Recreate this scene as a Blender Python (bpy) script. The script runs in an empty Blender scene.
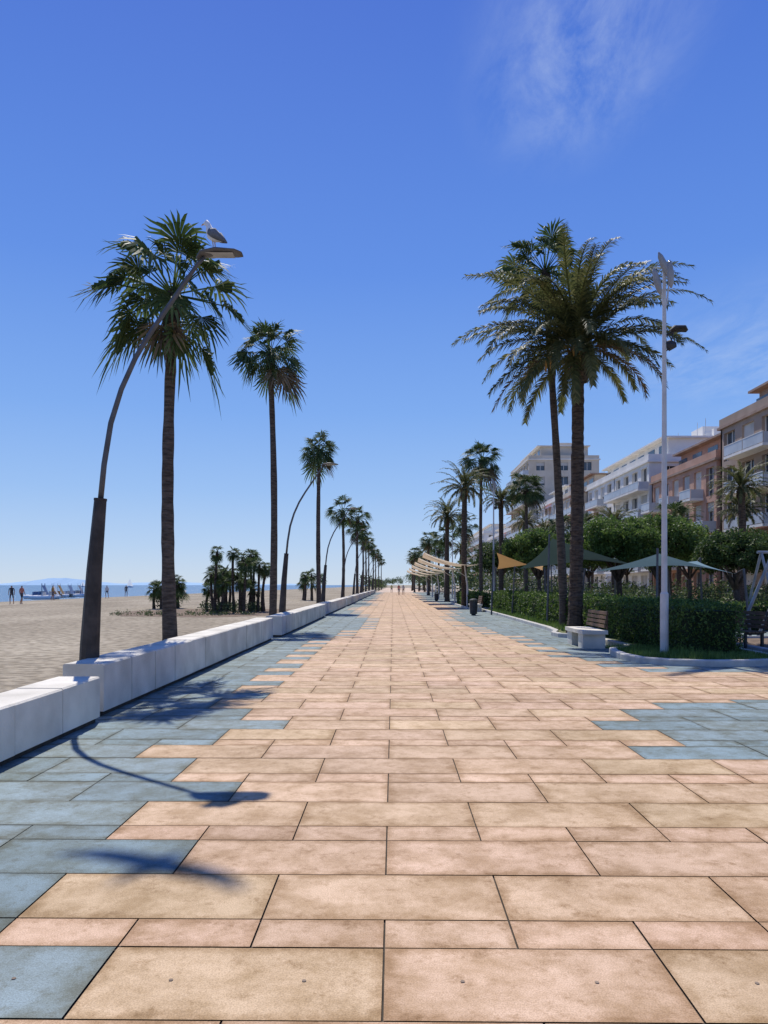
import bpy, bmesh, math, random
from math import sin, cos, pi, radians, sqrt
from mathutils import Vector, Matrix, Quaternion
R = random.Random(7)
scene = bpy.context.scene
COL = scene.collection

# ---------------------------------------------------------------- helpers
def mesh(name, vs, fs, mats=(), smooth=False, midx=None):
    me = bpy.data.meshes.new(name)
    me.from_pydata([tuple(v) for v in vs], [], fs)
    for m in mats: me.materials.append(m)
    if midx: me.polygons.foreach_set('material_index', midx)
    if smooth: me.polygons.foreach_set('use_smooth', [True]*len(me.polygons))
    me.update()
    return me
def obj(name, me, parent=None, loc=(0,0,0), rot=(0,0,0), sc=(1,1,1)):
    o = bpy.data.objects.new(name, me)
    COL.objects.link(o)
    o.location = loc; o.rotation_euler = rot; o.scale = sc
    if parent: o.parent = parent
    return o
def empty(name, loc=(0,0,0), rot=(0,0,0)):
    o = bpy.data.objects.new(name, None); COL.objects.link(o)
    o.location = loc; o.rotation_euler = rot; o.empty_display_size = .3
    return o
class G:
    """geometry batch"""
    def __init__(s): s.v=[]; s.f=[]; s.m=[]; s.mi=0
    def face(s, pts):
        b=len(s.v); s.v+= [tuple(p) for p in pts]; s.f.append(tuple(range(b,b+len(pts)))); s.m.append(s.mi)
    def box(s,x0,x1,y0,y1,z0,z1):
        b=len(s.v)
        s.v+=[(x0,y0,z0),(x1,y0,z0),(x1,y1,z0),(x0,y1,z0),(x0,y0,z1),(x1,y0,z1),(x1,y1,z1),(x0,y1,z1)]
        for f in ((0,3,2,1),(4,5,6,7),(0,1,5,4),(1,2,6,5),(2,3,7,6),(3,0,4,7)):
            s.f.append(tuple(b+i for i in f)); s.m.append(s.mi)
    def tube(s,pts,rad,n=8,cap=True,flat=None):
        pts=[Vector(p) for p in pts]; b=len(s.v); N=len(pts)
        up=None
        for i,p in enumerate(pts):
            t=(pts[min(i+1,N-1)]-pts[max(i-1,0)]).normalized()
            if up is None:
                up=Vector((1,0,0)) if abs(t.x)<.8 else Vector((0,1,0))
            a=(up-t*up.dot(t)).normalized(); c=t.cross(a); up=a
            r=rad[i]
            ra,rc=(r if isinstance(r,(tuple,list)) else (r,r))
            for k in range(n):
                th=2*pi*k/n
                s.v.append(tuple(p+a*ra*cos(th)+c*rc*sin(th)))
        for i in range(N-1):
            for k in range(n):
                s.f.append((b+i*n+k,b+i*n+(k+1)%n,b+(i+1)*n+(k+1)%n,b+(i+1)*n+k)); s.m.append(s.mi)
        if cap:
            s.f.append(tuple(b+k for k in reversed(range(n)))); s.m.append(s.mi)
            s.f.append(tuple(b+(N-1)*n+k for k in range(n))); s.m.append(s.mi)
    def make(s,name,mats,parent=None,smooth=False,**k):
        return obj(name, mesh(name,s.v,s.f,mats,smooth,s.m), parent, **k)
    def me(s,name,mats,smooth=False): return mesh(name,s.v,s.f,mats,smooth,s.m)

# ---------------------------------------------------------------- materials
def nodes(m):
    m.use_nodes=True; nt=m.node_tree; nt.nodes.clear(); return nt
def mat(name, c1, c2=None, scale=4, rough=.7, bump=0, bscale=None, metal=0, detail=6, spec=.3, stretch=None, lo=.35, hi=.65):
    m=bpy.data.materials.new(name); nt=nodes(m); N=nt.nodes; L=nt.links
    out=N.new('ShaderNodeOutputMaterial'); p=N.new('ShaderNodeBsdfPrincipled')
    L.new(p.outputs[0],out.inputs[0])
    p.inputs['Roughness'].default_value=rough; p.inputs['Metallic'].default_value=metal
    p.inputs['Specular IOR Level'].default_value=spec
    if c2 is None: c2=tuple(c*.8 for c in c1)
    tc=N.new('ShaderNodeTexCoord'); src=tc.outputs['Object']
    if stretch:
        mp=N.new('ShaderNodeMapping'); mp.inputs['Scale'].default_value=stretch
        L.new(src,mp.inputs[0]); src=mp.outputs[0]
    n=N.new('ShaderNodeTexNoise'); n.inputs['Scale'].default_value=scale; n.inputs['Detail'].default_value=detail
    L.new(src,n.inputs['Vector'])
    r=N.new('ShaderNodeValToRGB'); r.color_ramp.elements[0].position=lo; r.color_ramp.elements[1].position=hi
    r.color_ramp.elements[0].color=(*c1,1); r.color_ramp.elements[1].color=(*c2,1)
    L.new(n.outputs['Fac'],r.inputs[0]); L.new(r.outputs[0],p.inputs['Base Color'])
    if bump:
        n2=N.new('ShaderNodeTexNoise'); n2.inputs['Scale'].default_value=bscale or scale*4; n2.inputs['Detail'].default_value=6
        L.new(src,n2.inputs['Vector'])
        b=N.new('ShaderNodeBump'); b.inputs['Strength'].default_value=bump; b.inputs['Distance'].default_value=.05
        L.new(n2.outputs['Fac'],b.inputs['Height']); L.new(b.outputs[0],p.inputs['Normal'])
    return m
def leafmat(name, c1, c2, c3, trans=.25, rough=.5, scale=1.5, spec=.3):
    m=bpy.data.materials.new(name); nt=nodes(m); N=nt.nodes; L=nt.links
    out=N.new('ShaderNodeOutputMaterial'); p=N.new('ShaderNodeBsdfPrincipled'); t=N.new('ShaderNodeBsdfTranslucent')
    mx=N.new('ShaderNodeMixShader'); mx.inputs[0].default_value=trans
    L.new(p.outputs[0],mx.inputs[1]); L.new(t.outputs[0],mx.inputs[2]); L.new(mx.outputs[0],out.inputs[0])
    p.inputs['Roughness'].default_value=rough; p.inputs['Specular IOR Level'].default_value=spec
    g=N.new('ShaderNodeNewGeometry'); tc=N.new('ShaderNodeTexCoord')
    n=N.new('ShaderNodeTexNoise'); n.inputs['Scale'].default_value=scale; L.new(tc.outputs['Object'],n.inputs['Vector'])
    a=N.new('ShaderNodeMath'); a.operation='MULTIPLY_ADD'; a.inputs[1].default_value=.5
    L.new(g.outputs['Random Per Island'],a.inputs[0])
    b=N.new('ShaderNodeMath'); b.operation='MULTIPLY_ADD'; b.inputs[1].default_value=.9; b.inputs[2].default_value=-.2
    L.new(n.outputs['Fac'],b.inputs[0]); L.new(b.outputs[0],a.inputs[2])
    r=N.new('ShaderNodeValToRGB'); e=r.color_ramp.elements
    e[0].position=.15; e[0].color=(*c1,1); e[1].position=.85; e[1].color=(*c3,1)
    x=e.new(.5); x.color=(*c2,1)
    L.new(a.outputs[0],r.inputs[0]); L.new(r.outputs[0],p.inputs['Base Color'])
    L.new(r.outputs[0],t.inputs['Color'])
    return m
M={}
M['fan']=leafmat('fan_palm_leaf',(.03,.055,.016),(.065,.105,.030),(.13,.17,.06),.36,.6,spec=.25)
M['date']=leafmat('date_palm_leaf',(.045,.055,.02),(.09,.105,.036),(.19,.18,.07),.36,.55,spec=.28)
M['dead']=leafmat('dry_palm_leaf',(.07,.05,.03),(.15,.11,.06),(.25,.19,.11),.2,.8)
M['hedge']=leafmat('hedge_leaf',(.03,.06,.014),(.075,.135,.026),(.17,.24,.05),.34,.6,3)
M['ficus']=leafmat('ficus_leaf',(.045,.085,.018),(.10,.165,.035),(.19,.26,.065),.42,.6,.8)
M['ficusd']=leafmat('clipped_ficus_leaf',(.025,.05,.013),(.06,.10,.025),(.12,.17,.045),.34,.6,.8)
M['shrub']=leafmat('shrub_leaf',(.03,.055,.02),(.065,.10,.033),(.13,.165,.055),.3,.6,.8)
M['grass']=leafmat('grass_blade',(.06,.11,.02),(.11,.19,.04),(.20,.28,.08),.3,.6,3)
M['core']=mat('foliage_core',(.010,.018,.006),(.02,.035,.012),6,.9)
M['bark']=mat('palm_bark',(.04,.028,.020),(.12,.088,.062),5,.95,.9,14,stretch=(1,1,3.5))
M['barkg']=mat('fan_palm_bark',(.055,.042,.032),(.14,.11,.085),5,.95,.8,12,stretch=(1,1,5))
M['wood']=mat('tree_bark',(.06,.045,.035),(.13,.10,.08),8,.95,.6,20)
M['conc']=mat('white_concrete',(.55,.51,.42),(.76,.71,.60),1.6,.85,.2,40,detail=14)
M['kerb']=mat('kerb_stone',(.42,.40,.36),(.55,.53,.48),5,.85,.2,40)
M['joint']=mat('paving_joint',(.04,.033,.028),(.08,.065,.05),8,.95)
M['steel']=mat('lamp_base_paint',(.030,.024,.020),(.07,.055,.045),5,.5,.1,30)
M['pole']=mat('grey_lamp_paint',(.085,.085,.088),(.12,.12,.123),6,.5,metal=.2)
M['white']=mat('white_pole_paint',(.50,.49,.46),(.62,.61,.58),3,.4)
M['lens']=mat('lamp_glass',(.22,.23,.24),(.34,.35,.36),3,.15)
M['soil']=mat('bed_soil',(.13,.09,.06),(.22,.16,.11),6,.95,.6,30)
M['plug']=mat('anchor_plug',(.20,.15,.11),(.28,.21,.15),6,.9)
M['plaza']=mat('playground_ground',(.24,.20,.16),(.34,.29,.23),.6,.95,.3,12)
M['slat']=mat('bench_wood',(.10,.055,.03),(.17,.10,.055),6,.6,stretch=(1,6,6))
M['dark']=mat('dark_metal',(.03,.03,.03),(.05,.05,.05),6,.5)
def fabric(name,c,tr=.35):
    m=leafmat(name,tuple(x*.93 for x in c),c,tuple(min(.9,x*1.05) for x in c),tr,.8,.5,.1); return m
M['sail_g']=fabric('green_sail_fabric',(.065,.105,.10),.2)
M['sail_b']=fabric('blue_grey_sail_fabric',(.17,.27,.32),.25)
M['sail_t']=fabric('tan_sail_fabric',(.48,.28,.11),.3)
M['can']=fabric('canopy_fabric',(.66,.56,.41),.3)
M['fruit']=mat('date_fruit_stalk',(.45,.25,.07),(.5,.3,.1),6,.7)
M['glass']=mat('window_glass',(.03,.04,.05),(.09,.11,.13),.3,.12,spec=.6,detail=1)
M['bw']=mat('white_render',(.70,.67,.61),(.80,.77,.71),.5,.9)
M['bb']=mat('brown_render',(.34,.25,.19),(.41,.31,.24),.5,.9)
M['bs']=mat('salmon_brick',(.46,.26,.18),(.54,.33,.24),.6,.9)
M['bc']=mat('cream_render',(.55,.47,.36),(.63,.55,.44),.5,.9)
M['rail']=mat('balcony_railing',(.45,.47,.48),(.55,.57,.58),1,.3)
M['blind']=mat('window_blind',(.45,.42,.37),(.6,.57,.52),.7,.8)
M['awn']=mat('red_awning',(.45,.07,.04),(.55,.11,.06),1,.8)
M['roof']=mat('flat_roof',(.30,.20,.15),(.38,.28,.22),1,.9)
M['gullw']=mat('gull_white',(.72,.72,.70),(.8,.8,.78),8,.8)
M['gullg']=mat('gull_grey_wing',(.10,.11,.12),(.18,.19,.21),8,.8)
M['gully']=mat('gull_beak',(.6,.35,.04),(.65,.4,.06),8,.5)

def sandmat():
    m=bpy.data.materials.new('beach_sand'); nt=nodes(m); N=nt.nodes; L=nt.links
    out=N.new('ShaderNodeOutputMaterial'); p=N.new('ShaderNodeBsdfPrincipled'); L.new(p.outputs[0],out.inputs[0])
    p.inputs['Roughness'].default_value=.95; p.inputs['Specular IOR Level'].default_value=.1
    tc=N.new('ShaderNodeTexCoord')
    def ns(s,d=6,st=None):
        src=tc.outputs['Object']
        if st:
            mp=N.new('ShaderNodeMapping'); mp.inputs['Scale'].default_value=st; L.new(src,mp.inputs[0]); src=mp.outputs[0]
        n=N.new('ShaderNodeTexNoise'); n.inputs['Scale'].default_value=s; n.inputs['Detail'].default_value=d
        L.new(src,n.inputs['Vector']); return n.outputs['Fac']
    r=N.new('ShaderNodeValToRGB'); e=r.color_ramp.elements
    e[0].position=.3; e[0].color=(.28,.235,.17,1); e[1].position=.7; e[1].color=(.44,.38,.285,1)
    L.new(ns(.25,10,(1,.35,1)),r.inputs[0])
    r2=N.new('ShaderNodeValToRGB'); r2.color_ramp.elements[0].position=.38; r2.color_ramp.elements[1].position=.58
    r2.color_ramp.elements[0].color=(.52,.51,.49,1)
    L.new(ns(4,7),r2.inputs[0])
    mx=N.new('ShaderNodeMix'); mx.data_type='RGBA'; mx.blend_type='MULTIPLY'; mx.inputs[0].default_value=.85
    L.new(r.outputs[0],mx.inputs[6]); L.new(r2.outputs[0],mx.inputs[7]); L.new(mx.outputs[2],p.inputs['Base Color'])
    b=N.new('ShaderNodeBump'); b.inputs['Strength'].default_value=1; b.inputs['Distance'].default_value=.14
    L.new(ns(3.2,8),b.inputs['Height']); L.new(b.outputs[0],p.inputs['Normal'])
    return m
M['sand']=sandmat()
def tilemat():
    m=bpy.data.materials.new('paving_slab'); nt=nodes(m); N=nt.nodes; L=nt.links
    out=N.new('ShaderNodeOutputMaterial'); p=N.new('ShaderNodeBsdfPrincipled'); L.new(p.outputs[0],out.inputs[0])
    p.inputs['Specular IOR Level'].default_value=.25
    at=N.new('ShaderNodeAttribute'); at.attribute_name='Col'
    tc=N.new('ShaderNodeTexCoord'); O=tc.outputs['Object']
    def ns(s,d,lo,hi,c0,c1,vec=None,rough=.6):
        n=N.new('ShaderNodeTexNoise'); n.inputs['Scale'].default_value=s; n.inputs['Detail'].default_value=d; n.inputs['Roughness'].default_value=rough
        L.new(vec or O,n.inputs['Vector'])
        r=N.new('ShaderNodeValToRGB'); r.color_ramp.elements[0].position=lo; r.color_ramp.elements[1].position=hi
        r.color_ramp.elements[0].color=(*c0,1); r.color_ramp.elements[1].color=(*c1,1)
        L.new(n.outputs['Fac'],r.inputs[0]); return n,r.outputs[0]
    sh=N.new('ShaderNodeAttribute'); sh.attribute_name='Off'
    add=N.new('ShaderNodeVectorMath'); add.operation='ADD'; L.new(O,add.inputs[0]); L.new(sh.outputs['Vector'],add.inputs[1])
    V=add.outputs[0]
    def mul(a,b,f):
        mx=N.new('ShaderNodeMix'); mx.data_type='RGBA'; mx.blend_type='MULTIPLY'; mx.inputs[0].default_value=f
        L.new(a,mx.inputs[6]); L.new(b,mx.inputs[7]); return mx.outputs[2]
    na,a=ns(3.0,12,.38,.60,(.64,.57,.44),(1.06,1.05,1.04),V,.74)
    _,b=ns(.45,6,.35,.65,(.84,.82,.79),(1.06,1.06,1.06))
    nf,c=ns(150,3,.35,.6,(.66,.64,.62),(1.08,1.08,1.08))
    _,d=ns(8,11,.53,.66,(1,1,1),(.56,.48,.36),V,.82)
    _,e=ns(1.6,5,.60,.72,(1,1,1),(.72,.66,.56),O,.7)
    # worn dirt gathering along slab edges
    uv=N.new('ShaderNodeAttribute'); uv.attribute_name='Edge'
    se=N.new('ShaderNodeSeparateXYZ'); L.new(uv.outputs['Vector'],se.inputs[0])
    def mt(op,x,y):
        q=N.new('ShaderNodeMath'); q.operation=op
        for i,v in enumerate((x,y)):
            if isinstance(v,(int,float)): q.inputs[i].default_value=v
            else: L.new(v,q.inputs[i])
        return q.outputs[0]
    sz=N.new('ShaderNodeAttribute'); sz.attribute_name='Size'; ss=N.new('ShaderNodeSeparateXYZ'); L.new(sz.outputs['Vector'],ss.inputs[0])
    ex=mt('SUBTRACT',ss.outputs[0],mt('ABSOLUTE',se.outputs[0],0)); ey=mt('SUBTRACT',ss.outputs[1],mt('ABSOLUTE',se.outputs[1],0))
    ed=mt('ADD',mt('MINIMUM',ex,ey),mt('MULTIPLY',mt('SUBTRACT',na.outputs['Fac'],.5),.22))
    er=N.new('ShaderNodeValToRGB'); er.color_ramp.elements[0].position=0; er.color_ramp.elements[1].position=.07
    er.color_ramp.elements[0].color=(.66,.58,.46,1); er.color_ramp.elements[1].color=(1,1,1,1); L.new(ed,er.inputs[0])
    col=mul(mul(mul(mul(mul(mul(at.outputs['Color'],a,.85),b,1),c,.8),d,.9),e,.7),er.outputs[0],.75)
    L.new(col,p.inputs['Base Color'])
    p.inputs['Roughness'].default_value=.78
    bp=N.new('ShaderNodeBump'); bp.inputs['Strength'].default_value=.4; bp.inputs['Distance'].default_value=.004
    L.new(nf.outputs['Fac'],bp.inputs['Height']); L.new(bp.outputs[0],p.inputs['Normal'])
    return m
M['tile']=tilemat()
def seamat():
    m=bpy.data.materials.new('sea_water'); nt=nodes(m); N=nt.nodes; L=nt.links
    out=N.new('ShaderNodeOutputMaterial'); p=N.new('ShaderNodeBsdfPrincipled'); L.new(p.outputs[0],out.inputs[0])
    p.inputs['Base Color'].default_value=(.03,.12,.22,1); p.inputs['Roughness'].default_value=.3
    p.inputs['Specular IOR Level'].default_value=.25
    tc=N.new('ShaderNodeTexCoord'); n=N.new('ShaderNodeTexNoise'); n.inputs['Scale'].default_value=.7; n.inputs['Detail'].default_value=8
    L.new(tc.outputs['Object'],n.inputs['Vector'])
    b=N.new('ShaderNodeBump'); b.inputs['Strength'].default_value=1; b.inputs['Distance'].default_value=.6
    L.new(n.outputs['Fac'],b.inputs['Height']); L.new(b.outputs[0],p.inputs['Normal'])
    return m
M['sea']=seamat()

# ---------------------------------------------------------------- camera / light / sky
cam=bpy.data.cameras.new('camera'); co=bpy.data.objects.new('camera',cam); COL.objects.link(co); scene.camera=co
cam.sensor_fit='VERTICAL'; cam.sensor_height=36; cam.sensor_width=27; cam.lens=756/1024*36; cam.clip_end=30000; cam.clip_start=.05
cam.shift_y=73/1024
co.location=(0,0,1.6); co.rotation_euler=(radians(90),0,radians(.69))
sdir=Vector((-.177,.714,1)).normalized()
sun=bpy.data.lights.new('sun','SUN'); sun.energy=5.0; sun.angle=radians(.5); sun.color=(1,.95,.87)
so=bpy.data.objects.new('sun',sun); COL.objects.link(so); so.rotation_euler=sdir.to_track_quat('Z','Y').to_euler(); so.location=(-5,20,40)
w=bpy.data.worlds.new('World'); scene.world=w; w.use_nodes=True; nt=w.node_tree; nt.nodes.clear(); N=nt.nodes; L=nt.links
out=N.new('ShaderNodeOutputWorld'); bg=N.new('ShaderNodeBackground'); L.new(bg.outputs[0],out.inputs[0]); bg.inputs[1].default_value=.105
sky=N.new('ShaderNodeTexSky'); sky.sky_type='NISHITA'; sky.sun_disc=False
sky.sun_elevation=math.asin(sdir.z); sky.sun_rotation=math.atan2(sdir.x,sdir.y)
sky.air_density=1.0; sky.dust_density=.3; sky.ozone_density=3; sky.altitude=0
tc=N.new('ShaderNodeTexCoord'); sep=N.new('ShaderNodeSeparateXYZ'); L.new(tc.outputs['Generated'],sep.inputs[0])
rp=N.new('ShaderNodeValToRGB'); L.new(sep.outputs[2],rp.inputs[0]); rp.color_ramp.interpolation='LINEAR'
E=rp.color_ramp.elements
def sc10(c): return (c[0],c[1],c[2],1)
E[0].position=0; E[0].color=sc10((.57,.69,.84)); E[1].position=1; E[1].color=sc10((.035,.10,.42))
for pz,c in ((.05,(.44,.61,.88)),(.12,(.31,.51,.88)),(.22,(.20,.40,.86)),(.38,(.112,.272,.79)),(.64,(.056,.155,.65))):
    x=E.new(pz); x.color=sc10(c)
rs=N.new('ShaderNodeVectorMath'); rs.operation='SCALE'; rs.inputs['Scale'].default_value=9.6; L.new(rp.outputs[0],rs.inputs[0])
hs=N.new('ShaderNodeMix'); hs.data_type='RGBA'; hs.inputs[0].default_value=.9; L.new(sky.outputs[0],hs.inputs[6]); L.new(rs.outputs[0],hs.inputs[7])
def mth(op,a,b=None,c=None):
    n=N.new('ShaderNodeMath'); n.operation=op
    for i,x in enumerate((a,b,c)):
        if x is None: continue
        if isinstance(x,(int,float)): n.inputs[i].default_value=x
        else: L.new(x,n.inputs[i])
    return n.outputs[0]
zz=mth('MAXIMUM',sep.outputs[2],.05)
px=mth('DIVIDE',sep.outputs[0],zz); py=mth('DIVIDE',sep.outputs[1],zz)
cb=N.new('ShaderNodeCombineXYZ'); L.new(px,cb.inputs[0]); L.new(py,cb.inputs[1])
mp=N.new('ShaderNodeMapping'); mp.inputs['Location'].default_value=(3.7,1.2,0); mp.inputs['Rotation'].default_value=(0,0,radians(-18)); mp.inputs['Scale'].default_value=(3.6,1.5,1); L.new(cb.outputs[0],mp.inputs[0])
cn=N.new('ShaderNodeTexNoise'); cn.inputs['Scale'].default_value=1.9; cn.inputs['Detail'].default_value=11; cn.inputs['Roughness'].default_value=.68; cn.inputs['Distortion'].default_value=.35; L.new(mp.outputs[0],cn.inputs['Vector'])
cr=N.new('ShaderNodeMapRange'); cr.inputs[1].default_value=.38; cr.inputs[2].default_value=.85; L.new(cn.outputs['Fac'],cr.inputs[0])
def blob(cx,cy,ax,ay,r0,r1,amp):
    dx=mth('SUBTRACT',px,cx); dy=mth('SUBTRACT',py,cy)
    dd=mth('SQRT',mth('ADD',mth('MULTIPLY',mth('MULTIPLY',dx,dx),ax),mth('MULTIPLY',mth('MULTIPLY',dy,dy),ay)))
    mr=N.new('ShaderNodeMapRange'); mr.interpolation_type='SMOOTHSTEP'; mr.inputs[1].default_value=r0; mr.inputs[2].default_value=r1; mr.inputs[3].default_value=amp; mr.inputs[4].default_value=0
    L.new(dd,mr.inputs[0]); return mr.outputs[0]
fac=mth('MULTIPLY',cr.outputs[0],mth('ADD',blob(.36,1.42,9,2.6,.0,.85,.60),blob(1.7,3.3,1.0,.7,.1,1.1,.40)))
mx=N.new('ShaderNodeMix'); mx.data_type='RGBA'; L.new(fac,mx.inputs[0]); L.new(hs.outputs[2],mx.inputs[6]); mx.inputs[7].default_value=(6,7,8.6,1)
L.new(mx.outputs[2],bg.inputs[0])
scene.view_settings.view_transform='Standard'; scene.view_settings.look='None'; scene.view_settings.exposure=0

# ---------------------------------------------------------------- ground, sea
xs=[-9000,-70,-55,-46,-42,-30,-4,60,9000]; zs=[-4,-3,-1.6,-.5,-.2,-.03,-.03,-.03,-.03]
ys=[-300,-20,0,20,60,150,400,1500,12000]
g=G()
for y in ys:
    for x,z in zip(xs,zs): g.v.append((x,y,z))
n=len(xs)
for j in range(len(ys)-1):
    for i in range(n-1): g.f.append((j*n+i,j*n+i+1,(j+1)*n+i+1,(j+1)*n+i)); g.m.append(0)
g.make('ground',[M['sand']])
g=G(); g.face([(-12000,-300,-.42),(-38,-300,-.42),(-38,12000,-.42),(-12000,12000,-.42)]); g.make('sea',[M['sea']])
g=G(); g.face([(7.9,15,-.02),(60,15,-.02),(60,500,-.02),(7.9,500,-.02)]); g.make('playground_ground',[M['plaza']])
g=G(); g.face([(-3.95,-8,-.012),(14,-8,-.012),(14,420,-.012),(-3.95,420,-.012)]); g.make('paving_bed',[M['joint']])
hm=mat('hazy_hill',(.30,.45,.60),(.32,.47,.62),.001,1)  # distance haze is put into the pale blue base colour
g=G(); NN=60
for i in range(NN+1):
    x=-5400+i*75; h=15+75*math.exp(-((i-17)/6)**2)+25*math.exp(-((i-36)/7)**2)+R.uniform(-5,5)
    if i in(0,NN): h=0
    g.v+=[(x,9000+R.uniform(-50,50),-2),(x,9300,h)]
for i in range(NN): g.f.append((2*i,2*i+2,2*i+3,2*i+1)); g.m.append(0)
g.make('hills',[hm])

# ---------------------------------------------------------------- promenade slabs
def interp(k,d):
    for (a,x),(b,y) in zip(k,k[1:]):
        if a<=d<=b: return x+(y-x)*(d-a)/(b-a)
    return k[-1][1]
LK=[(-8,-1.8),(2,-1.6),(5.7,-1.6),(6.4,-1.9),(7.0,-2.5),(7.7,-1.9),(9.2,-1.95),(10.7,-2.3),(16,-2.2),(22,-2.0),(27,-1.3),(33,-.9),(40,-1.5),(50,-2.8),(62,-1.6),(75,-2.8),(90,-1.7),(110,-2.6),(160,-2.2)]
RK=[(-8,9),(6.3,9),(6.8,3.4),(7.4,2.9),(9.2,2.9),(10.3,3.8),(11.1,8),(13.4,8),(14.3,4.9),(17.0,4.0),(22,3.6),(30,3.0),(38,2.8),(46,3.6),(60,4.4),(80,3.2),(110,4.2),(160,4)]
vs=[];fs=[];cols=[];offs=[];edge=[];sizes=[]
plug=[]
k=0
seq=[(.28,.59,'n'),(.56,1.18,'B'),(.56,1.18,'A')]
d=3.332-1.4*7
while d<165:
    for (h,wd,t) in seq:
        par_off = {'n':0,'B':.59,'A':0}[t]
        xr = 13.5 if d<48 else 9.5
        x=-.04-par_off-wd*math.ceil((3.9)/wd)
        rowj=R.uniform(-.2,.2)
        while x<xr:
            x0=max(x,-3.9); x1=x+wd
            if x1>-3.9+.05:
                c=(x+x1)/2; lb=interp(LK,d+h/2)+R.uniform(-.2,.2); rb=interp(RK,d+h/2)+R.uniform(-.25,.25)
                q=R.uniform(.9,1.08)
                if lb<c<rb:
                    mixf=min(1,max(0,R.gauss(.48+rowj,.25)))
                    if t=='n': mixf*=.5
                    a=(.68,.475,.335); b=(.62,.46,.285)
                    colr=tuple((a[i]*(1-mixf)+b[i]*mixf)*q for i in range(3))
                else:
                    mixf=R.random()
                    a=(.205,.285,.315); b=(.26,.335,.355)
                    colr=tuple((a[i]*(1-mixf)+b[i]*mixf)*q for i in range(3))
                gp=.0045; z=R.uniform(-.0012,.0012)
                bb=len(vs)
                vs+=[(x0+gp,d+gp,z),(x1-gp,d+gp,z),(x1-gp,d+h-gp,z),(x0+gp,d+h-gp,z)]
                hx=(x1-x0)/2; hy=h/2
                edge+=[(-hx,-hy,0),(hx,-hy,0),(hx,hy,0),(-hx,hy,0)]; sizes.append((hx,hy,0))
                fs.append((bb,bb+1,bb+2,bb+3)); cols.append(colr); offs.append((R.uniform(-20,20),R.uniform(-20,20),R.uniform(-20,20)))
                if t=='A' and 2.5<d<3.2:
                    plug+=[(c-.27,d+h*.5,z),(c+.27,d+h*.5,z)]
            x+=wd
        d+=h
    k+=1
me=mesh('promenade_paving',vs,fs,[M['tile']])
def addattr(nm,ty,dom,key,data):
    a_=me.attributes.new(nm,ty,dom); me.attributes[nm].data.foreach_set(key,data)
addattr('Col','FLOAT_COLOR','FACE','color',[x for c in cols for x in (*c,1)])
addattr('Off','FLOAT_VECTOR','FACE','vector',[x for c in offs for x in c])
addattr('Size','FLOAT_VECTOR','FACE','vector',[x for c in sizes for x in c])
addattr('Edge','FLOAT_VECTOR','POINT','vector',[x for c in edge for x in c])
obj('promenade_paving',me)
g=G()
for (x,y,z) in plug:
    g.face([(x+.009*cos(a*pi/5),y+.009*sin(a*pi/5),z+.003) for a in range(10)])
g.make('paving_plugs',[M['plug']])
fm=mat('far_paving',(.46,.35,.25),(.60,.45,.33),.5,.85,stretch=(1,.2,1))
g=G(); g.face([(-3.9,164,-.006),(9,164,-.006),(9,420,-.006),(-3.9,420,-.006)]); g.make('far_promenade_paving',[fm])

# ---------------------------------------------------------------- sea wall segments
def wall(y0,y1,x0,h,wd=.5):
    e=empty('concrete_bench_wall'); g=G(); g2=G(); y=y0
    while y<y1-.3:
        l=min(1.0,y1-y); b=len(g.v); c=.018; a=y+.008; z=y+l-.008
        jx=R.uniform(-.007,.007); jz=R.uniform(-.005,.005)
        X0,X1=x0-wd+jx,x0+jx
        hh=h+jz
        prof=[(X0,.06),(X1,.06),(X1,hh-c),(X1-c,hh),(X0+c,hh),(X0,hh-c)]
        for yy in (a,z):
            for (px_,pz) in prof: g.v.append((px_,yy,pz))
        for i in range(6): g.f.append((b+i,b+(i+1)%6,b+6+(i+1)%6,b+6+i)); g.m.append(0)
        g.f.append(tuple(b+i for i in reversed(range(6)))); g.m.append(0)
        g.f.append(tuple(b+6+i for i in range(6))); g.m.append(0)
        y+=l
    g2.box(x0-wd+.05,x0-.05,y0+.03,y1-.03,-.02,.053)
    g.make('blocks',[M['conc']],e); g2.make('plinth_shadow_gap',[M['joint']],e)  # recessed base, coloured dark to paint the shadow gap under the blocks
wall(-6.2,8.8,-3.42,.53)
wall(9.15,22.15,-3.52,.64)
wall(23.2,38.2,-3.42,.64)
wall(38.9,55.9,-3.5,.64)
wall(56.8,73.8,-3.45,.64)
wall(75,150,-3.5,.64)

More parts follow.
